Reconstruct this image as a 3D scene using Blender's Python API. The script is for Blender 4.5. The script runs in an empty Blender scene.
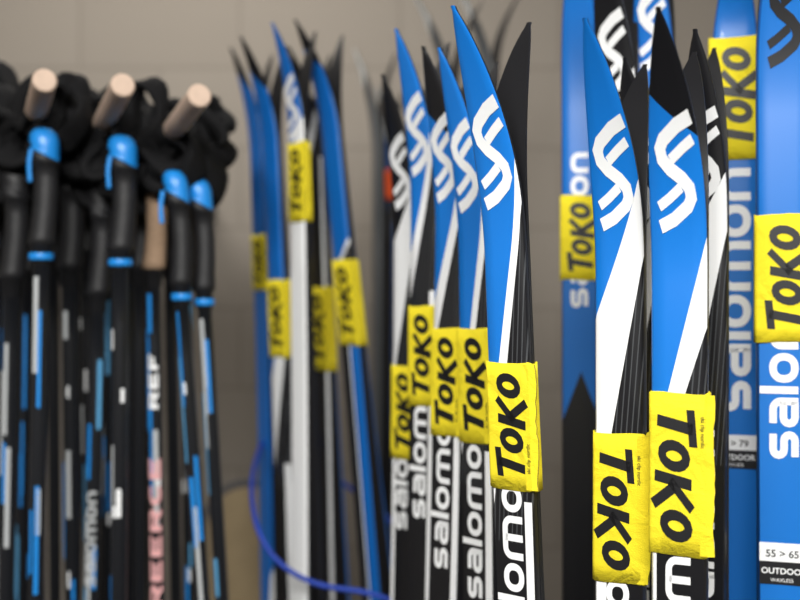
import bpy, math, random
from mathutils import Vector
random.seed(7)
CZ=1.62
scene=bpy.context.scene
scene.view_settings.view_transform='Standard'

# ---------------------------------------------------------------- materials
def new_mat(name):
    m=bpy.data.materials.new(name); m.use_nodes=True
    return m,m.node_tree,m.node_tree.nodes['Principled BSDF']
def plain(name,col,rough=0.4,spec=0.5,coat=0.0,noise=0.0,bump=0.0,scale=60,metal=0.0):
    m,nt,b=new_mat(name)
    b.inputs['Roughness'].default_value=rough
    b.inputs['Specular IOR Level'].default_value=spec
    b.inputs['Coat Weight'].default_value=coat
    b.inputs['Coat Roughness'].default_value=0.12
    b.inputs['Metallic'].default_value=metal
    tc=nt.nodes.new('ShaderNodeTexCoord'); nz=nt.nodes.new('ShaderNodeTexNoise')
    nz.inputs['Scale'].default_value=scale; nz.inputs['Detail'].default_value=4
    nt.links.new(tc.outputs['Object'],nz.inputs['Vector'])
    mx=nt.nodes.new('ShaderNodeMix'); mx.data_type='RGBA'
    mx.inputs[6].default_value=(*col,1); mx.inputs[7].default_value=(*[c*(1-noise) for c in col],1)
    nt.links.new(nz.outputs['Fac'],mx.inputs[0]); nt.links.new(mx.outputs[2],b.inputs['Base Color'])
    if bump:
        bp=nt.nodes.new('ShaderNodeBump'); bp.inputs['Strength'].default_value=bump; bp.inputs['Distance'].default_value=0.002
        nt.links.new(nz.outputs['Fac'],bp.inputs['Height']); nt.links.new(bp.outputs['Normal'],b.inputs['Normal'])
    return m
BLUE=(0.005,0.180,0.64); DBLUE=(0.004,0.14,0.52); WHITE=(0.90,0.91,0.92); BLACK=(0.006,0.006,0.008)
M_base=plain('ski_base_black',(0.008,0.008,0.010),0.38,noise=0.2)
M_side=plain('sidewall',(0.010,0.010,0.012),0.4)
M_white=plain('white_print',WHITE,0.4)
M_black=plain('black_print',BLACK,0.5)
M_grip=plain('grip_black',(0.011,0.011,0.013),0.55,noise=0.3,bump=0.2,scale=200)
M_web=plain('webbing_black',(0.006,0.006,0.007),0.85,spec=.25,noise=0.4,bump=0.5,scale=300)
M_shaft=plain('shaft_black',(0.009,0.010,0.013),0.32,coat=0.2)
M_cork=plain('cork',(0.42,0.28,0.18),0.85,noise=0.4,bump=0.4,scale=150)
M_red=plain('red_print',(0.80,0.42,0.42),0.5)
M_orange=plain('orange_clip',(0.80,0.10,0.02),0.5)
M_pblue=plain('pole_blue',(0.01,0.25,0.72),0.4,coat=0.2)
M_steel=plain('steel',(0.5,0.5,0.5),0.3,metal=1)
M_cord=plain('blue_cord_mat',(0.01,0.06,0.50),0.6,noise=0.5,scale=300)
M_silver=plain('silver_print',(0.50,0.52,0.53),0.35)
M_ltblue=plain('light_blue_print',(0.12,0.40,0.70),0.35)

def mnode(nt,op,a,b=None):
    n=nt.nodes.new('ShaderNodeMath'); n.operation=op
    for i,v in enumerate((a,b)):
        if v is None: continue
        if isinstance(v,(int,float)): n.inputs[i].default_value=v
        else: nt.links.new(v,n.inputs[i])
    return n.outputs[0]
def cmix(nt,f,a,b):
    n=nt.nodes.new('ShaderNodeMix'); n.data_type='RGBA'
    nt.links.new(f,n.inputs[0])
    for i,v in ((6,a),(7,b)):
        if isinstance(v,tuple): n.inputs[i].default_value=(*v,1)
        else: nt.links.new(v,n.inputs[i])
    return n.outputs[2]
_gc={}
def graphic(b1,b0,k1,k0,tip=0.0,strip=(0.88,1.1),blue=BLUE,mid=WHITE,strip2=None):
    key=(b1,b0,k1,k0,tip,strip,blue,mid,strip2)
    if key in _gc: return _gc[key]
    m,nt,b=new_mat('race_topsheet')
    uv=nt.nodes.new('ShaderNodeUVMap'); uv.uv_map='UVMap'
    sp=nt.nodes.new('ShaderNodeSeparateXYZ'); nt.links.new(uv.outputs[0],sp.inputs[0])
    u,s=sp.outputs[0],sp.outputs[1]
    iu=mnode(nt,'SUBTRACT',1.0,u)
    sb=mnode(nt,'MULTIPLY_ADD',iu,b0-b1); sb.node.inputs[2].default_value=b1
    sk=mnode(nt,'MULTIPLY_ADD',iu,k0-k1); sk.node.inputs[2].default_value=k1
    isb=mnode(nt,'LESS_THAN',s,sb); isk=mnode(nt,'GREATER_THAN',s,sk)
    fr=mnode(nt,'FRACT',mnode(nt,'ADD',mnode(nt,'MULTIPLY',u,9.0),mnode(nt,'MULTIPLY',s,14.0)))
    ln=mnode(nt,'MULTIPLY',mnode(nt,'LESS_THAN',fr,0.22),mnode(nt,'LESS_THAN',s,max(k0,k1)+0.02))
    blk=cmix(nt,ln,BLACK,(0.06,0.064,0.07))
    c=cmix(nt,isb,mid,blue)
    c=cmix(nt,isk,c,blk)
    def stripf(st,col,c,smin):
        f=mnode(nt,'MULTIPLY',mnode(nt,'GREATER_THAN',s,smin),
          mnode(nt,'MULTIPLY',mnode(nt,'GREATER_THAN',u,st[0]),mnode(nt,'LESS_THAN',u,st[1])))
        return cmix(nt,f,c,col)
    c=stripf(strip,mid,c,max(k0,k1)-0.02)
    if strip2: c=stripf(strip2,blue,c,max(k0,k1)-0.02)
    if tip>0:
        tl=mnode(nt,'LESS_THAN',s,mnode(nt,'ADD',mnode(nt,'MULTIPLY',u,0.035),tip-0.015))
        c=cmix(nt,tl,c,BLACK)
    nt.links.new(c,b.inputs['Base Color'])
    b.inputs['Roughness'].default_value=0.36; b.inputs['Coat Weight'].default_value=0.3; b.inputs['Coat Roughness'].default_value=0.2
    _gc[key]=m; return m
def touring(s0,k):
    key=('t',s0,k)
    if key in _gc: return _gc[key]
    m,nt,b=new_mat('touring_topsheet')
    uv=nt.nodes.new('ShaderNodeUVMap'); uv.uv_map='UVMap'
    sp=nt.nodes.new('ShaderNodeSeparateXYZ'); nt.links.new(uv.outputs[0],sp.inputs[0])
    u,s=sp.outputs[0],sp.outputs[1]
    ab=mnode(nt,'ABSOLUTE',mnode(nt,'SUBTRACT',u,0.55))
    thr=mnode(nt,'ADD',mnode(nt,'MULTIPLY',ab,k),s0)
    isk=mnode(nt,'GREATER_THAN',s,thr)
    edge=mnode(nt,'GREATER_THAN',mnode(nt,'ABSOLUTE',mnode(nt,'SUBTRACT',u,0.5)),0.455)
    c=cmix(nt,edge,(0.005,0.16,0.57),(0.004,0.08,0.32))
    c=cmix(nt,isk,c,BLACK)
    nt.links.new(c,b.inputs['Base Color'])
    b.inputs['Roughness'].default_value=0.4; b.inputs['Coat Weight'].default_value=0.2
    _gc[key]=m; return m
def strap_mat():
    m,nt,b=new_mat('yellow_fabric')
    tc=nt.nodes.new('ShaderNodeTexCoord')
    nz=nt.nodes.new('ShaderNodeTexNoise'); nz.inputs['Scale'].default_value=900; nz.inputs['Detail'].default_value=2
    n2=nt.nodes.new('ShaderNodeTexNoise'); n2.inputs['Scale'].default_value=32; n2.inputs['Detail'].default_value=3; n2.inputs['Distortion'].default_value=.6
    nt.links.new(tc.outputs['Object'],nz.inputs['Vector']); nt.links.new(tc.outputs['Object'],n2.inputs['Vector'])
    c=cmix(nt,n2.outputs['Fac'],(0.97,0.80,0.030),(0.88,0.71,0.02))
    c2=cmix(nt,mnode(nt,'MULTIPLY',nz.outputs['Fac'],0.25),c,(0.55,0.46,0.01))
    nt.links.new(c2,b.inputs['Base Color']); b.inputs['Roughness'].default_value=0.85; b.inputs['Specular IOR Level'].default_value=.3
    bp=nt.nodes.new('ShaderNodeBump'); bp.inputs['Strength'].default_value=0.7; bp.inputs['Distance'].default_value=0.0008
    b2=nt.nodes.new('ShaderNodeBump'); b2.inputs['Strength'].default_value=0.6; b2.inputs['Distance'].default_value=0.008
    nt.links.new(n2.outputs['Fac'],b2.inputs['Height']); nt.links.new(b2.outputs['Normal'],bp.inputs['Normal'])
    nt.links.new(nz.outputs['Fac'],bp.inputs['Height']); nt.links.new(bp.outputs['Normal'],b.inputs['Normal'])
    return m
M_strap=strap_mat()
M_velcro=plain('velcro_edge',(0.55,0.42,0.04),0.95,noise=0.7,bump=1.0,scale=700)

# ---------------------------------------------------------------- mesh helpers
class Buf:
    def __init__(s): s.v=[];s.f=[];s.m=[];s.uv={};s.mats=[]
    def mi(s,mat):
        if mat not in s.mats: s.mats.append(mat)
        return s.mats.index(mat)
    def add(s,vs,fs,mat,uvs=None):
        o=len(s.v); s.v+= [tuple(v) for v in vs]; k=s.mi(mat)
        for f in fs: s.f.append(tuple(i+o for i in f)); s.m.append(k)
        if uvs:
            for i,t in enumerate(uvs): s.uv[o+i]=t
    def obj(s,name,parent=None,smooth=True,loc=(0,0,0)):
        me=bpy.data.meshes.new(name); me.from_pydata(s.v,[],s.f)
        for m in s.mats: me.materials.append(m)
        for p,k in zip(me.polygons,s.m): p.material_index=k; p.use_smooth=smooth
        if s.uv:
            l=me.uv_layers.new(name='UVMap')
            for i,lp in enumerate(me.loops): l.data[i].uv=s.uv.get(lp.vertex_index,(0,0))
        me.update()
        o=bpy.data.objects.new(name,me); scene.collection.objects.link(o); o.location=loc
        if parent: o.parent=parent
        return o
def empty(name,loc):
    e=bpy.data.objects.new(name,None); e.empty_display_size=0.1; e.location=loc
    scene.collection.objects.link(e); return e

def ribbon(pts,w,closed=False,seg=0.15):
    P=[]
    n=len(pts)
    rng=range(n if closed else n-1)
    for i in rng:
        a=Vector(pts[i]);b=Vector(pts[(i+1)%n]); k=max(1,int((b-a).length/seg+0.5))
        for j in range(k): P.append(a.lerp(b,j/k))
    if not closed: P.append(Vector(pts[-1]))
    n=len(P); vs=[];fs=[]
    for i in range(n):
        if closed: d0=P[i]-P[i-1]; d1=P[(i+1)%n]-P[i]
        else:
            d0=P[i]-P[i-1] if i>0 else P[1]-P[0]
            d1=P[i+1]-P[i] if i<n-1 else P[-1]-P[-2]
        d0=d0.normalized(); d1=d1.normalized(); t=(d0+d1)
        t=t.normalized() if t.length>1e-6 else d0
        nn=Vector((-t.y,t.x)); c=max(0.45,nn.dot(Vector((-d1.y,d1.x))))
        o=nn*(w/2/c)
        vs+=[P[i]+o,P[i],P[i]-o]
    for i in range(n if closed else n-1):
        j=(i+1)%n
        fs+=[(3*i,3*i+1,3*j+1,3*j),(3*i+1,3*i+2,3*j+2,3*j+1)]
    return vs,fs
def arc(cx,cy,r,a0,a1,n=6,ry=None):
    ry=ry or r
    return [(cx+r*math.cos(math.radians(a0+(a1-a0)*i/n)),cy+ry*math.sin(math.radians(a0+(a1-a0)*i/n))) for i in range(n+1)]
W=0.26
def rrect(x0,y0,x1,y1,r):
    return arc(x1-r,y1-r,r,0,90)+arc(x0+r,y1-r,r,90,180)+arc(x0+r,y0+r,r,180,270)+arc(x1-r,y0+r,r,270,360)
L={
 'o':(1.0,[(rrect(.12,.12,.88,.88,.34),True)]),
 'n':(1.0,[([(.12,0)]+arc(.42,.58,.3,180,90)+arc(.58,.58,.3,90,0)+[(.88,0)],False)]),
 'm':(1.55,[([(.12,0)]+arc(.42,.58,.3,180,90)+arc(1.13,.58,.3,90,0)+[(1.43,0)],False),([(.775,0),(.775,.88)],False)]),
 'l':(.24,[([(.12,0),(.12,1.35)],False)]),
 'a':(1.0,[([(.12,.88)]+arc(.6,.6,.28,90,0)+[(.88,0)],False),([(.88,.12)]+arc(.32,.32,.2,270,90)+[(.88,.52)],False)]),
 's':(.96,[([(.86,.88)]+arc(.32,.69,.19,90,270)+arc(.64,.31,.19,90,-90)+[(.08,.12)],False)]),
 'F':(.9,[([(.12,0),(.12,1)],False),([(.12,.88),(.85,.88)],False),([(.12,.48),(.7,.48)],False)]),
 'R':(.95,[([(.12,0),(.12,1)],False),([(.12,.88)]+arc(.6,.67,.21,90,-90)+[(.12,.46)],False),([(.5,.46),(.86,0)],False)]),
 'E':(.9,[([(.12,0),(.12,1)],False),([(.12,.88),(.85,.88)],False),([(.12,.5),(.75,.5)],False),([(.12,.12),(.85,.12)],False)]),
 'C':(.95,[(arc(.5,.5,.38,45,315,12),False)]),
}
def word(buf,txt,M,x0,y0,sx,sy,mat,w=W,gap=.15):
    x=0
    for ch in txt:
        if ch==' ': x+=.6; continue
        adv,st=L[ch]
        for pts,cl in st:
            vs,fs=ribbon(pts,w,cl)
            buf.add([M(x0+(x+p.x)*sx,y0+p.y*sy) for p in vs],fs,mat)
        x+=adv+gap
    return x*sx
def strap_word(buf,M,cx,cy,length,height,mat,seed=0):
    sc=length/4.25
    items=[(0.0,'T',0.0,1.5),(1.0,'O',-.02,1.28),(2.03,'K',-.10,1.45),(3.12,'O',.06,1.30)]
    k=height/1.55
    for x,ch,dy,h in items:
        if ch=='T': st=[([(-.02,h-.20),(1.08,h-.08)],False,.33),([(.50,-.05),(.56,h-.1)],False,.35)]
        elif ch=='O': st=[(arc(.48,h/2+.02,.32,0,345,15,ry=h/2-.15),True,.32)]
        else: st=[([(.16,-.05),(.20,h)],False,.35),([(.22,h*.40),(.95,h+.03)],False,.31),([(.38,h*.52),(1.05,-.12)],False,.33)]
        for pts,cl,w in st:
            vs,fs=ribbon(pts,w,cl)
            buf.add([M(cx-length/2+(x+p.x+0.14*p.y)*sc,cy-height/2+(p.y+dy+.04)*k) for p in vs],fs,mat)
_tc={}
def textmesh(txt,bold=0.0):
    if (txt,bold) in _tc: return _tc[(txt,bold)]
    c=bpy.data.curves.new('t','FONT'); c.body=txt; c.size=1; c.offset=bold; c.resolution_u=3
    o=bpy.data.objects.new('t',c); scene.collection.objects.link(o)
    dg=bpy.context.evaluated_depsgraph_get(); dg.update()
    me=o.evaluated_get(dg).to_mesh()
    vs=[Vector(v.co) for v in me.vertices]; fs=[tuple(p.vertices) for p in me.polygons]
    bpy.data.objects.remove(o); bpy.data.curves.remove(c)
    _tc[(txt,bold)]=(vs,fs); return vs,fs
def fontword(buf,txt,M,x0,y0,size,mat,bold=0.0,sx=1.0):
    vs,fs=textmesh(txt,bold)
    buf.add([M(x0+v.x*size*sx,y0+v.y*size) for v in vs],fs,mat)

# ---------------------------------------------------------------- skis
def make_pair(px,Y,tip_y,a,slope=0.0,strap=None,mat=None,mat2=None,hw=0.0225,bend=0.072,
              text='race',textcol=None,logo=M_white,read='up',tiplogo=True,tip2=0.0,
              stickers=None,text_s=None,word_scale=.0262,word_h=.0215,blen=.22,blen2=.18,clip=None):
    X=(px-400)/1000*Y; ztip=CZ+(300-tip_y)/1000*Y
    foot=Vector((X-slope*CZ,Y,0)); e=empty('cross_country_ski_pair',foot)
    a=math.radians(a)
    n0=Vector((-math.sin(a),-math.cos(a),0)); w0=Vector((math.cos(a),-math.sin(a),0)); ax=Vector((slope,0,1))
    def HW(s,Lr):
        h=hw*(1-0.06*max(0,min(1,(s-.2)/.6)))
        if s<.17: h*=max(0.0,(1-(1-s/.17)**2.0))**.76
        if s>Lr-.02: h*=math.sqrt(max(.2,1-((s-Lr+.02)/.022)**2))
        return max(h,.0022)
    def OFF(s,Lr,bd,bl):
        o=.0005
        if s<bl: o+=bd*(1-s/bl)**2.0
        if s>.52: o+=.006*math.sin(math.pi*min(1,(s-.52)/(Lr-.6)))**2
        return o
    def T(s,Lr):
        if s<.5: return .0040+.0055*(s/.5)
        m=math.sin(math.pi*min(1,(s-.5)/(Lr-.5)))
        return .0095+.009*m-.003*max(0,(s-(Lr-.3))/.3)
    def smap(side,zt,Lr,bd,bl):
        n=n0*side; w=w0*side
        def S(u,s,h): return ax*(zt-s)+w*u+n*(OFF(s,Lr,bd,bl)+h)
        return S
    for k,side in enumerate((1,-1)):
        zt=ztip-(tip2 if side<0 else 0); Lr=zt-.004; bd=bend*(1 if side>0 else .8); bl=blen if side>0 else blen2
        S=smap(side,zt,Lr,bd,bl)
        st=[0,.001,.003,.006]+[.012+.009*i for i in range(33)]
        s=st[-1]
        while s<Lr-.04: s+=.03; st.append(min(s,Lr-.03))
        st+= [Lr-.02,Lr-.012,Lr-.005,Lr]
        st=sorted(set(st))
        vs=[];uv=[];fb=[];fsd=[];ft=[]
        for s in st:
            h=HW(s,Lr);t=T(s,Lr); c=min(.002,h*.4)
            prof=[(-h,0),(-h,t*.62),(-h+c,t*.95),(-h*.45,t),(0,t*1.02),(h*.45,t),(h-c,t*.95),(h,t*.62),(h,0)]
            for (u,hh) in prof: vs.append(S(u,s,hh)); uv.append(((u/h+1)/2,s))
        N=9
        for i in range(len(st)-1):
            for j in range(N):
                q=(i*N+j,i*N+(j+1)%N,(i+1)*N+(j+1)%N,(i+1)*N+j)
                (fb if j==8 else fsd if j in(0,7) else ft).append(q)
        b=Buf()
        mt=(mat if side>0 else (mat2 or mat))
        b.add(vs,ft,mt,uv)
        for ff,mm in ((fsd,M_side),(fb,M_base)):
            kk=b.mi(mm)
            for f in ff: b.f.append(f); b.m.append(kk)
        b.f.append(tuple(range(N))); b.m.append(b.mi(M_base)); b.f.append(tuple((len(st)-1)*N+i for i in range(N))); b.m.append(b.mi(M_base))
        o=b.obj('ski_front' if side>0 else 'ski_back',e)
        mod=o.modifiers.new('es','EDGE_SPLIT'); mod.split_angle=math.radians(50)
        d=Buf()
        def M(x,y):
            s=zt-x
            return S(-y,s,T(s,Lr)*1.02+.0003)
        if tiplogo:
            def ML(p,q):
                s=.174-q*.098
                return S((p-.48)*.032,s,T(s,Lr)*1.03+.0005)
            main=[(.98,2.12),(.60,1.98),(.22,1.74),(.12,1.58),(.16,1.38),(.34,1.20),(.66,1.00),(.84,.82),(.88,.62),(.78,.46),(.40,.22),(.02,.08)]
            pr=[(.38,1.36),(.70,1.56),(1.0,1.72)]
            pr2=[(1-x,2.2-y) for x,y in pr]
            for pts,wd in ((main,.28),(pr,.21),(pr2,.21)):
                vs2,fs2=ribbon(pts,wd,False,seg=.1)
                d.add([ML(p.x,p.y/2.2) for p in vs2],fs2,logo)
        if text:
            s0=text_s if text_s else .605
            word(d,'salomon',M,zt-s0,-.5*word_h,word_scale,word_h,textcol or M_white)
        if stickers and side>0:
            for (sy,s_a,s_b) in stickers:
                for (q0,q1,mm) in ((s_a,s_a+(s_b-s_a)*.45,M_white),(s_a+(s_b-s_a)*.45,s_b,M_black)):
                    g=[];gf=[]
                    for i in range(5):
                        uu=-hw*.90+2*hw*.90*i/4
                        g+=[S(uu,q0,T(q0,Lr)*1.02+.0004),S(uu,q1,T(q1,Lr)*1.02+.0004)]
                    for i in range(4): gf.append((2*i,2*i+1,2*i+3,2*i+2))
                    d.add(g,gf,mm)
                def MS(x,y):
                    s=zt-y; return S(x,s,T(s,Lr)*1.02+.0007)
                hgt=(s_b-s_a)
                fontword(d,sy,MS,-hw*.68,zt-s_a-hgt*.34,.0105,M_black,.015)
                fontword(d,'OUTDOOR',MS,-hw*.84,zt-s_a-hgt*.74,.0086,M_white,.02)
                fontword(d,'WAXLESS',MS,-hw*.5,zt-s_a-hgt*.93,.0052,M_white,.0)
        if d.v: d.obj('lettering_front' if side>0 else 'lettering_back',e,smooth=False)
    OF=lambda s:OFF(s,ztip,bend,blen)
    def wrap(s1,s2,U,grow,mat,name,wob=1.0):
        rnd=random.Random(int(px*7+s1*1000)); vs=[];fs=[];NS=9
        for i in range(NS):
            s=s1+(s2-s1)*i/(NS-1)
            H=T(s,ztip)+OF(s)+grow+.0002*math.sin(i*1.3+px)*wob
            r=.0035
            loop=arc(U-r,H-r,r,0,90,4)+arc(-U+r,H-r,r,90,180,4)+arc(-U+r,-H+r,r,180,270,4)+arc(U-r,-H+r,r,270,360,4)
            lp=[]
            for j in range(len(loop)):
                p=Vector(loop[j]);q=Vector(loop[(j+1)%len(loop)])
                lp.append(p)
                if (q-p).length>.01:
                    for t in (1,2,3,4): lp.append(p.lerp(q,t/5))
            ring=len(lp)
            for j,p in enumerate(lp):
                ds=(.0009*math.sin(j*.7+px)+rnd.uniform(-.0003,.0003))*wob if i in(0,NS-1) else 0
                vs.append(ax*(ztip-s+ds)+w0*p.x+n0*p.y)
        for i in range(NS-1):
            for j in range(ring): fs.append((i*ring+j,i*ring+(j+1)%ring,(i+1)*ring+(j+1)%ring,(i+1)*ring+j))
        b=Buf(); b.add(vs,fs,mat); o=b.obj(name,e)
        md=o.modifiers.new('sol','SOLIDIFY'); md.thickness=.0009; md.offset=-.2
        return rnd
    if clip:
        y1,y2=clip; wrap((y1-tip_y)/1000*Y,(y2-tip_y)/1000*Y,hw+.004,.002,M_orange,'clip',0)
    if strap:
        y1,y2=strap
        s1=(y1-tip_y)/1000*Y; s2=(y2-tip_y)/1000*Y
        U=hw+.0015
        rnd=wrap(s1,s2,U,.0008,M_strap,'strap_band')
        b=Buf(); g=[];gf=[]
        K=20
        for i in range(K+1):
            s=s1+.0015+(s2-s1-.003)*i/K
            H=T(s,ztip)+OF(s)+.0012
            jx=rnd.uniform(-.0008,.0008)+.0008*math.sin(i*.6+px)
            for (uu,hh) in ((U-.007,H),(U-.001,H+.0001),(U+.0048+jx,H-.0018),(U+.0048+jx,H-.0036),(U-.001,H-.0022),(U-.007,H-.0012)):
                g.append(ax*(ztip-s)+w0*uu+n0*hh)
        for i in range(K):
            for j in range(6): gf.append((i*6+j,i*6+(j+1)%6,(i+1)*6+(j+1)%6,(i+1)*6+j))
        gf.append(tuple(range(6))); gf.append(tuple(K*6+i for i in range(6)))
        b.add(g,gf,M_strap)
        kk=b.mi(M_velcro)
        for i,f in enumerate(b.f):
            if i<K*6 and i%6==2: b.m[i]=kk
        b.obj('strap_tab',e,smooth=False)
        d=Buf(); sc=(s1+s2)/2
        def SS(u,s): return ax*(ztip-s)+w0*u+n0*(T(s,ztip)+OF(s)+.0016)
        Ls=(s2-s1)
        if read=='up': Mt=lambda x,y: SS(-y,sc-x)
        else: Mt=lambda x,y: SS(y,sc+x)
        strap_word(d,Mt,0,-.001 if read=='up' else -.0015,Ls*.86,hw*1.36,M_black)
        fontword(d,'ski clip nordic',Mt,-Ls*.36,(-hw*.97 if read=='up' else hw*.80),.0050,M_black,.01)
        d.obj('strap_lettering',e,smooth=False)
    return e

gA=graphic(.13,.40,.17,.47,0,(.80,.97))
gB=graphic(.13,.26,.20,.46,0,(-.1,.26))
gC=graphic(.18,.38,.26,.415,.075,(-.1,.10))
gD=graphic(.14,.42,.20,.46,0,(.85,1.1))
gF=graphic(.12,.28,.15,.34,0,(.80,1.1))
gE=graphic(.14,.30,.18,.36,.085,(.86,1.1))
gK=graphic(.3,.3,.3,.3,.0,(.90,1.1),BLACK)
gK2=graphic(.14,.22,.20,.42,.05,(-.1,.2),BLACK)
gH=graphic(.34,.40,.35,.41,.05,(.50,.58),DBLUE,WHITE,(.58,1.1))
gHb=graphic(.9,1.2,1.3,1.5,.05,(.90,1.1),DBLUE)
gI=graphic(.14,.20,1.5,1.7,.0,(.9,1.1),DBLUE)
gI2=graphic(.10,.16,.12,.20,.0,(.9,1.1),BLACK)
gKl=graphic(.42,.55,.50,.70,.06,(.75,1.1),DBLUE)
gS=graphic(.05,.08,.9,1.2,.0,(.9,1.1),(.72,.74,.74),(.10,.11,.12))
gS2=graphic(.08,.14,.16,.3,.0,(.9,1.1),(.45,.47,.48),(.02,.07,.22))

# front groups
make_pair(509,.95,25,37,-.04,(362,488),gA,gK,tip2=-.016,bend=.074)
make_pair(621,.95,46,29,.0,(432,580),gB,gK,read='down',text_s=.60,bend=.104,hw=.0235)
make_pair(680,.90,38,25,.0,(392,553),gC,gK,read='down',tip2=-.006,bend=.102,hw=.0245,textcol=M_white)
make_pair(477,1.12,56,47,-.02,(328,442),gD,gK,bend=.050)
make_pair(451,1.18,54,47,.01,(328,435),gE,gK,bend=.048)
make_pair(426,1.26,37,46,.0,(306,405),gF,gK,bend=.050)
make_pair(408,1.35,80,46,.0,(365,458),gK2,gK,bend=.045)
# between / behind front right
make_pair(643,1.06,68,34,.0,None,gK2,gK2,bend=.05)
make_pair(706,1.04,40,30,.0,None,gK2,gK,bend=.045)
# touring skis (tall)
tN=touring(.56,.12); tP=touring(1.3,.2)
make_pair(580,1.30,-60,14,.0,(196,280),tN,tN,hw=.0235,tiplogo=False,text_s=.478,word_scale=.0262,word_h=.022)
make_pair(735,1.15,-55,16,.0,(38,160),tP,tP,hw=.0275,tiplogo=False,text_s=.535,word_scale=.0362,word_h=.033,stickers=[('75 > 79',.562,.60)],blen=.1,blen2=.1)
make_pair(783,1.05,-98,16,.0,(215,342),tP,tP,hw=.0270,logo=M_black,text_s=.583,word_scale=.0300,word_h=.028,stickers=[('55 > 65',.670,.713)])
make_pair(618,1.20,-45,30,.0,None,gK2,tP,hw=.024,text_s=.5)
make_pair(655,1.22,-70,25,.0,(300,380),tP,tP,hw=.024,text_s=.44)
# left group
make_pair(349,1.60,26,48,-.10,(260,345),gH,gHb,bend=.050,tiplogo=False,text=None,hw=.0225,blen=.18,tip2=.008)
make_pair(302,1.55,28,50,-.02,(143,222),gI,gK,bend=.042,text=None,hw=.0205,blen=.18)
make_pair(322,1.70,52,50,-.04,(287,370),gI2,gHb,bend=.045,text=None,tiplogo=False,hw=.022,blen=.18)
make_pair(280,1.62,42,48,-.05,(280,357),gKl,gHb,bend=.048,text=None,tiplogo=False,hw=.0215,blen=.18)
make_pair(264,1.76,52,50,-.04,(235,290),gHb,gK,bend=.045,text=None,tiplogo=False,hw=.020,blen=.18)
# background
make_pair(380,2.05,52,62,-.01,None,gS,gK,text=None,tiplogo=False,hw=.018,bend=.05)
make_pair(391,2.12,90,45,.0,None,gS2,gS2,text=None,tiplogo=False,hw=.018,bend=.04,clip=(170,200))
make_pair(452,1.90,-2,66,.0,None,gS,gS,text=None,tiplogo=False,hw=.018,bend=.08)
make_pair(492,1.95,-12,66,.0,None,gS,gS,text=None,tiplogo=False,hw=.018,bend=.08)

# ---------------------------------------------------------------- band sweep
def catmull(P,n=6,closed=True):
    out=[];N=len(P)
    for i in range(N if closed else N-1):
        if closed: p0,p1,p2,p3=P[i-1],P[i],P[(i+1)%N],P[(i+2)%N]
        else: p0,p1,p2,p3=P[max(0,i-1)],P[i],P[i+1],P[min(N-1,i+2)]
        for j in range(n):
            t=j/n
            out.append(.5*((2*p1)+(p2-p0)*t+(2*p0-5*p1+4*p2-p3)*t*t+(3*p1-p0-3*p2+p3)*t**3))
    if not closed: out.append(P[-1])
    return out
def band(buf,P,side,width,thick,mat,closed=True,twist=0.0):
    pts=catmull([Vector(p) for p in P],6,closed); N=len(pts); vs=[];fs=[]
    for i,p in enumerate(pts):
        if closed: t=(pts[(i+1)%N]-pts[i-1]).normalized()
        else: t=(pts[min(N-1,i+1)]-pts[max(0,i-1)]).normalized()
        sd=Vector(side)+Vector((math.sin(i*.5)*twist,0,math.cos(i*.37)*twist))
        sd=(sd-t*sd.dot(t)).normalized(); nn=t.cross(sd)
        for k in range(8):
            an=2*math.pi*k/8+math.pi/8
            cx=math.copysign(abs(math.cos(an))**.5,math.cos(an)); cy=math.copysign(abs(math.sin(an))**.8,math.sin(an))
            vs.append(p+sd*cx*width/2+nn*cy*thick/2)
    for i in range(N if closed else N-1):
        j=(i+1)%N
        for k in range(8): fs.append((i*8+k,i*8+(k+1)%8,j*8+(k+1)%8,j*8+k))
    if not closed:
        fs.append(tuple(range(8))); fs.append(tuple((N-1)*8+k for k in range(8)))
    buf.add(vs,fs,mat)

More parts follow.
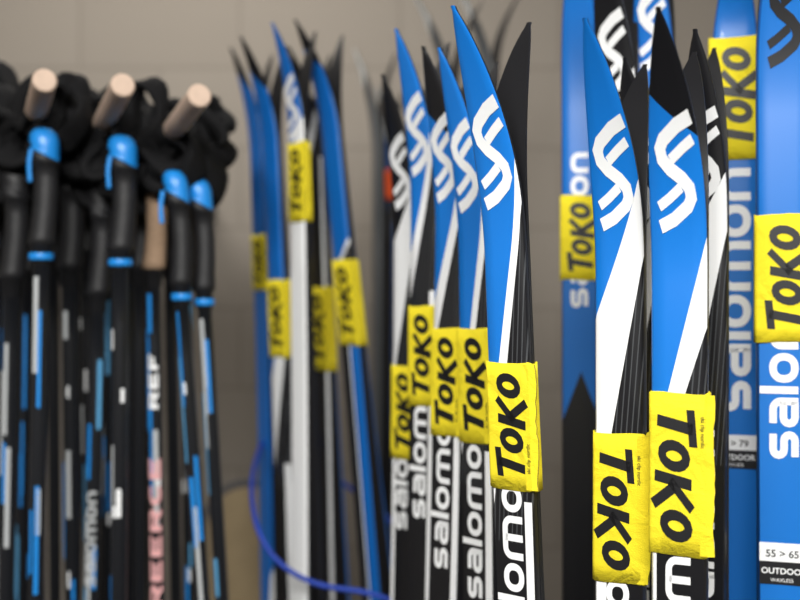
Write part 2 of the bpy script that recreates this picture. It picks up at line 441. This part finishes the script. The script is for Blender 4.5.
# ---------------------------------------------------------------- ski poles
def make_pole(px,py,Y,botpx,seed,blue=True,cork=False,txt=None,length=1.32,decal=True,fat=1.0,bundle=None):
    rnd=random.Random(seed)
    top=Vector(((px-400)/1000*Y,Y,CZ+(300-py)/1000*Y))
    zb=(300-600)/1000*Y+CZ; xb=(botpx-400)/1000*Y
    ax=Vector(((top.x-xb)/(top.z-zb),0,1)) 
    e=empty('ski_pole',top)
    b=Buf(); K=20
    cap=M_pblue if blue else M_grip
    low=M_cork if cork else M_grip
    prof=[(0,.001,cap),(.002,.010,cap),(.008,.0150,cap),(.018,.0172,cap),(.030,.0168,cap),(.036,.0158,cap),(.0362,.0170,M_grip),(.050,.0160,M_grip),
          (.0505,.0150,low),(.07,.0138,low),(.085,.0144,low),(.10,.0140,low),(.115,.0146,low),(.135,.0148,low),(.150,.0158,low),(.158,.0164,low),(.160,.0125,M_grip),(.185,.0112,M_grip),
          (.186,.0098,M_shaft),(.26,.0098,M_shaft)]
    prof+=[(.50,.0096,M_shaft),(.5304,.0096,M_shaft),
           (.9,.0085,M_shaft),(length-.07,.0065,M_shaft),(length-.069,.010,M_grip),(length-.055,.0095,M_grip),(length-.054,.030,M_grip),(length-.048,.031,M_grip),(length-.044,.010,M_grip),
           (length-.015,.006,M_grip),(length-.0148,.003,M_steel),(length,.0008,M_steel)]
    vs=[]
    for d,r,m in prof:
        r*=fat
        off=0.006*math.sin(min(1,d/.16)*math.pi) if d<.16 else 0
        for k in range(K):
            an=2*math.pi*k/K
            dd=d+(.010*math.cos(an) if .02<d<.04 else 0)
            vs.append(ax*(-dd)+Vector((r*math.cos(an)+off,r*math.sin(an),0)))
    b.v=[tuple(v) for v in vs]
    for i in range(len(prof)-1):
        mi=b.mi(prof[i][2])
        for k in range(K):
            b.f.append((i*K+k,i*K+(k+1)%K,(i+1)*K+(k+1)%K,(i+1)*K+k)); b.m.append(mi)
    def C(an,d,r): return ax*(-d)+Vector((r*math.cos(an),r*math.sin(an),0))
    if decal:
        for q in range(6):
            d0=rnd.uniform(.19,.62); ln=rnd.uniform(.03,.15); a0=math.radians(rnd.uniform(200,300)); da=math.radians(rnd.uniform(16,36))
            mm=rnd.choice([M_silver,M_pblue,M_ltblue,M_pblue,M_white]); g=[];gf=[]
            if mm is M_white: ln=rnd.uniform(.015,.04)
            for i in range(5):
                an=a0+da*i/4; g+=[C(an,d0,.0104*fat),C(an,d0+ln,.0104*fat)]
            for i in range(4): gf.append((2*i,2*i+1,2*i+3,2*i+2))
            b.add(g,gf,mm)
    if txt:
        for mm,word_,d0,sc,hh in txt:
            def M(x,y): return C(math.radians(270)-y/(.0106*fat),d0-x,.0108*fat)
            word(b,word_,M,0,-.5*hh,sc,hh,mm)
    if blue:
        band(b,[(-.010,-.016,-.03),(-.013,-.016,-.05),(-.012,-.015,-.075)],(1,0,0),.006,.003,M_pblue,closed=False)
        # small blue strap clip under the grip
        band(b,[C(math.radians(q),.175,.013*fat) for q in range(0,360,45)],(0,0,1),.010,.003,M_pblue,closed=True)
    for k in range(2):
        hx=rnd.uniform(-.03,.03); hz=rnd.uniform(.02,.06); dz=rnd.uniform(-.02,.02)
        P=[(0,.010,-.006),(-.022+hx,.02+rnd.uniform(-.015,.015),.02+dz),(-.018+hx,.02+rnd.uniform(-.02,.02),hz+.02),(.012+hx,.03,hz+.025),(.034+hx*.5,.02+rnd.uniform(-.02,.02),.02),(.016,.016,-.02)]
        band(b,P,(0.6,1,.2),.034,.010,M_web,True,.5)
    b.obj('grip_and_shaft',e)
    if bundle:
        b2=Buf(); bc=Vector(bundle)-top
        for k in range(22):
            y=rnd.uniform(-.03,.16); xx=rnd.uniform(-.035,.03)-(y)*.35; zz=rnd.uniform(-.02,.02)-y*.05
            w_=rnd.uniform(.022,.045); dn=rnd.uniform(.03,.085); up=rnd.uniform(.018,.040)
            P=[(xx,y,up),(xx-w_*.7,y+rnd.uniform(-.02,.02),up*.5),(xx-w_,y,-dn*.5),(xx-w_*.4+rnd.uniform(-.02,.02),y-.01,-dn),(xx+w_*.5,y,-dn*.9),(xx+w_,y+rnd.uniform(-.02,.02),-dn*.4),(xx+w_*.7,y,up*.45)]
            if y<.01: P=[(p[0],p[1],min(p[2],.0)-.022) for p in P]
            band(b2,[Vector(p)+bc+Vector((0,0,zz)) for p in P],(rnd.uniform(-1,1),1,rnd.uniform(-1,1)),rnd.uniform(.034,.055),rnd.uniform(.012,.022),M_web,True,.6)
        for k in range(2):
            cx=rnd.uniform(.0,.05)-.02; P=[(cx+.03*math.cos(q*1.05),.10+.02*math.sin(q*2.1),.022+.030*math.sin(q*1.05)+.01*k) for q in range(6)]
            band(b2,[Vector(p)+bc for p in P],(rnd.uniform(-1,1),1,rnd.uniform(-1,1)),.040,.016,M_web,True,.6)
        b2.obj('wrist_straps',e)
    return e
pegs=[(-.444,.275),(-.346,.269),(-.250,.256),(-.545,.28)]
def pb(i): x,z=pegs[i]; return (x-.058,1.42,CZ+z-.022)
make_pole(43,128,1.36,36,1,fat=1.15,bundle=pb(0))
make_pole(121,135,1.37,119,2,fat=1.15,bundle=pb(1))
make_pole(173,170,1.38,203,3,fat=1.0,bundle=pb(2))
make_pole(197,178,1.41,222,4,fat=1.0)
make_pole(152,158,1.44,158,5,blue=False,cork=True,txt=[(M_red,'FREERCE',.68,.034,.019),(M_white,'REF',.36,.026,.014)],fat=1.05)
make_pole(100,185,1.45,92,6,blue=False,fat=1.1,txt=[(M_silver,'salomon',.58,.018,.014)])
make_pole(68,160,1.46,72,7,blue=False,fat=1.15)
make_pole(14,165,1.40,6,8,blue=False,fat=1.15,bundle=pb(3))
make_pole(85,150,1.53,90,9,blue=False)
make_pole(28,170,1.54,22,10,blue=False,fat=1.1)
make_pole(140,165,1.52,140,11,blue=False,decal=False)
make_pole(185,165,1.54,190,12,blue=False)
make_pole(-12,120,1.45,-16,13)
make_pole(108,150,1.56,108,14,blue=False)
make_pole(52,160,1.57,55,15,blue=False,decal=False)
make_pole(-4,150,1.56,2,16,blue=False)
make_pole(168,160,1.57,176,17,blue=False,decal=False)
make_pole(128,160,1.60,130,18,blue=False,decal=False)
make_pole(-35,130,1.50,-40,19)
make_pole(40,165,1.62,40,20,blue=False,decal=False)
make_pole(78,165,1.64,76,21,blue=False,decal=False)
make_pole(14,165,1.68,12,22,blue=False,decal=False)
make_pole(98,165,1.70,100,23,blue=False,decal=False)
make_pole(150,165,1.70,152,24,blue=False,decal=False)

# peg rack
M_peg=plain('peg_wood',(0.66,0.49,0.38),0.7,noise=0.25,scale=90)
M_rail=plain('rail_dark',(0.015,0.014,0.013),0.7,noise=0.3)
o=Vector((-.60,1.76,CZ+.22))
rack=empty('wooden_peg_rack',o)
def tube(buf,p0,p1,r,mat,K=24,bev=.002):
    p0=Vector(p0);p1=Vector(p1); t=(p1-p0).normalized(); s=t.cross(Vector((0,0,1))).normalized(); u=s.cross(t)
    vs=[];fs=[]
    L_=(p1-p0).length
    st=[(0,r-bev),(bev,r),(L_-bev,r),(L_,r-bev)]
    for d,rr in st:
        for k in range(K):
            an=2*math.pi*k/K; vs.append(p0+t*d+(s*math.cos(an)+u*math.sin(an))*rr)
    for i in range(3):
        for k in range(K): fs.append((i*K+k,i*K+(k+1)%K,(i+1)*K+(k+1)%K,(i+1)*K+k))
    fs.append(tuple(range(K))[::-1]); fs.append(tuple(3*K+k for k in range(K)))
    buf.add(vs,fs,mat)
b=Buf()
for x,z in pegs:
    tube(b,Vector((x-.058*3.9,1.25+.13*3.9,CZ+z-.015*3.9))-o,Vector((x,1.25,CZ+z))-o,.0150,M_peg)
b.obj('pegs',rack,smooth=False)
def boxb(buf,c,d,mat):
    cx,cy,cz=c;dx,dy,dz=[v/2 for v in d]
    vs=[(cx+i*dx,cy+j*dy,cz+k*dz) for i in(-1,1) for j in(-1,1) for k in(-1,1)]
    buf.add(vs,[(0,1,3,2),(4,6,7,5),(0,4,5,1),(2,3,7,6),(0,2,6,4),(1,5,7,3)],mat)
b=Buf(); boxb(b,(-.04,.01,0),(.52,.03,.09),M_rail)
for x in (-.25,.12): boxb(b,(x,.385,0),(.04,.72,.05),M_rail)
b.obj('rail',rack,smooth=False)

def curve(name,pts,r,mat,cyc=False):
    c=bpy.data.curves.new(name,'CURVE'); c.dimensions='3D'; c.bevel_depth=r; c.bevel_resolution=4
    sp=c.splines.new('NURBS'); sp.points.add(len(pts)-1)
    for p,q in zip(sp.points,pts): p.co=(*q,1)
    sp.use_endpoint_u=True; sp.order_u=4; sp.use_cyclic_u=cyc; c.resolution_u=8
    o=bpy.data.objects.new(name,c); scene.collection.objects.link(o); c.materials.append(mat); return o
curve('blue_cord',[(-.24,1.80,CZ-.24),(-.245,1.66,CZ-.27),(-.232,1.53,CZ-.31),(-.20,1.49,CZ-.385),(-.12,1.47,CZ-.425),(-.05,1.47,CZ-.425),(.01,1.46,CZ-.45),(.06,1.50,CZ-.47),(.07,1.64,CZ-.45),(-.05,1.82,CZ-.36),(-.2,1.86,CZ-.28)],.0040,M_cord,True)

M_ply=plain('plywood',(0.50,0.38,0.22),0.6,noise=0.3,scale=20)
M_edge=plain('board_edge',(0.10,0.10,0.11),0.5)
b=Buf()
def outline(w,h,r,y): return [(-w,y,0)]+[(-w+r-r*math.cos(math.radians(a)),y,h-r+r*math.sin(math.radians(a))) for a in range(0,91,10)]+[(w-r+r*math.sin(math.radians(a)),y,h-r+r*math.cos(math.radians(a))) for a in range(0,91,10)]+[(w,y,0)]
H_=CZ-.36
A_=outline(.11,H_,.09,-.012); B_=outline(.11,H_,.09,.012); C_=outline(.098,H_-.012,.08,-.0125); n=len(A_)
b.add(A_+B_,[tuple(range(n)),tuple(range(2*n-1,n-1,-1))]+[(i,(i+1)%n,n+(i+1)%n,n+i) for i in range(n)],M_edge)
b.add(C_,[tuple(range(n))],M_ply)
b.obj('plywood_board',None,False,(-.285,2.0,0))
# ---------------------------------------------------------------- room
def wallmat():
    m,nt,bs=new_mat('painted_block_wall')
    tc=nt.nodes.new('ShaderNodeTexCoord'); mp=nt.nodes.new('ShaderNodeMapping'); mp.inputs['Rotation'].default_value=(math.radians(90),0,0)
    nt.links.new(tc.outputs['Object'],mp.inputs['Vector'])
    br=nt.nodes.new('ShaderNodeTexBrick'); br.inputs['Scale'].default_value=1.0
    br.inputs['Brick Width'].default_value=.40; br.inputs['Row Height'].default_value=.20; br.inputs['Mortar Size'].default_value=.006; br.inputs['Mortar Smooth'].default_value=.6
    br.inputs['Color1'].default_value=(.298,.262,.222,1); br.inputs['Color2'].default_value=(.312,.275,.234,1); br.inputs['Mortar'].default_value=(.255,.224,.19,1)
    nt.links.new(mp.outputs[0],br.inputs['Vector'])
    nz=nt.nodes.new('ShaderNodeTexNoise'); nz.inputs['Scale'].default_value=120; nt.links.new(tc.outputs['Object'],nz.inputs['Vector'])
    bp=nt.nodes.new('ShaderNodeBump'); bp.inputs['Strength'].default_value=.3; bp.inputs['Distance'].default_value=.003
    nt.links.new(nz.outputs['Fac'],bp.inputs['Height']); nt.links.new(bp.outputs['Normal'],bs.inputs['Normal'])
    nt.links.new(br.outputs['Color'],bs.inputs['Base Color']); bs.inputs['Roughness'].default_value=.8
    return m
MW=wallmat(); MW2=plain('side_wall_paint',(.36,.34,.31),.85,noise=.1,scale=5)
MF=plain('rubber_floor',(.06,.057,.053),.85,noise=.5,scale=80,bump=.4); MC=plain('ceiling_paint',(.65,.65,.63),.9,noise=.05)
def room(name,c,d,mat):
    b=Buf(); boxb(b,(0,0,0),d,mat); return b.obj(name,None,False,c)
room('wall_back',(0,2.55,1.4),(5.2,.1,2.8),MW)
room('wall_front',(0,-2.55,1.4),(5.2,.1,2.8),MW2)
room('wall_left',(-2.55,0,1.4),(.1,5.0,2.8),MW2)
room('wall_right',(2.55,0,1.4),(.1,5.0,2.8),MW2)
room('floor',(0,0,-.05),(5.2,5.2,.1),MF)
room('ceiling',(0,0,2.85),(5.2,5.2,.1),MC)
room('baseboard_back',(0,2.49,.05),(5.0,.02,.1),M_rail)

# ---------------------------------------------------------------- lights
def area(name,loc,rot,sx,sy,p,col=(1,1,1)):
    l=bpy.data.lights.new(name,'AREA'); l.shape='RECTANGLE'; l.size=sx; l.size_y=sy; l.energy=p; l.color=col
    o=bpy.data.objects.new(name,l); scene.collection.objects.link(o); o.location=loc; o.rotation_euler=rot
area('ceiling_lamp_main',(-.2,-.8,2.7),(math.radians(33),0,0),1.7,.6,112,(1,.985,.95))
area('ceiling_lamp_side',(1.0,.3,2.76),(0,0,0),.4,1.0,9,(1,.97,.93))
area('ceiling_lamp_left',(-.5,1.95,2.76),(0,0,0),1.0,.25,8,(1,.96,.90))
w=bpy.data.worlds.new('World'); scene.world=w; w.use_nodes=True
w.node_tree.nodes['Background'].inputs[0].default_value=(.5,.5,.5,1); w.node_tree.nodes['Background'].inputs[1].default_value=.2

cam=bpy.data.cameras.new('Camera'); co=bpy.data.objects.new('Camera',cam); scene.collection.objects.link(co)
co.location=(0,0,CZ); co.rotation_euler=(math.radians(90),0,0)
cam.lens=45; cam.sensor_width=36; cam.clip_start=.05
cam.dof.use_dof=True; cam.dof.focus_distance=.94; cam.dof.aperture_fstop=2.5
scene.camera=co
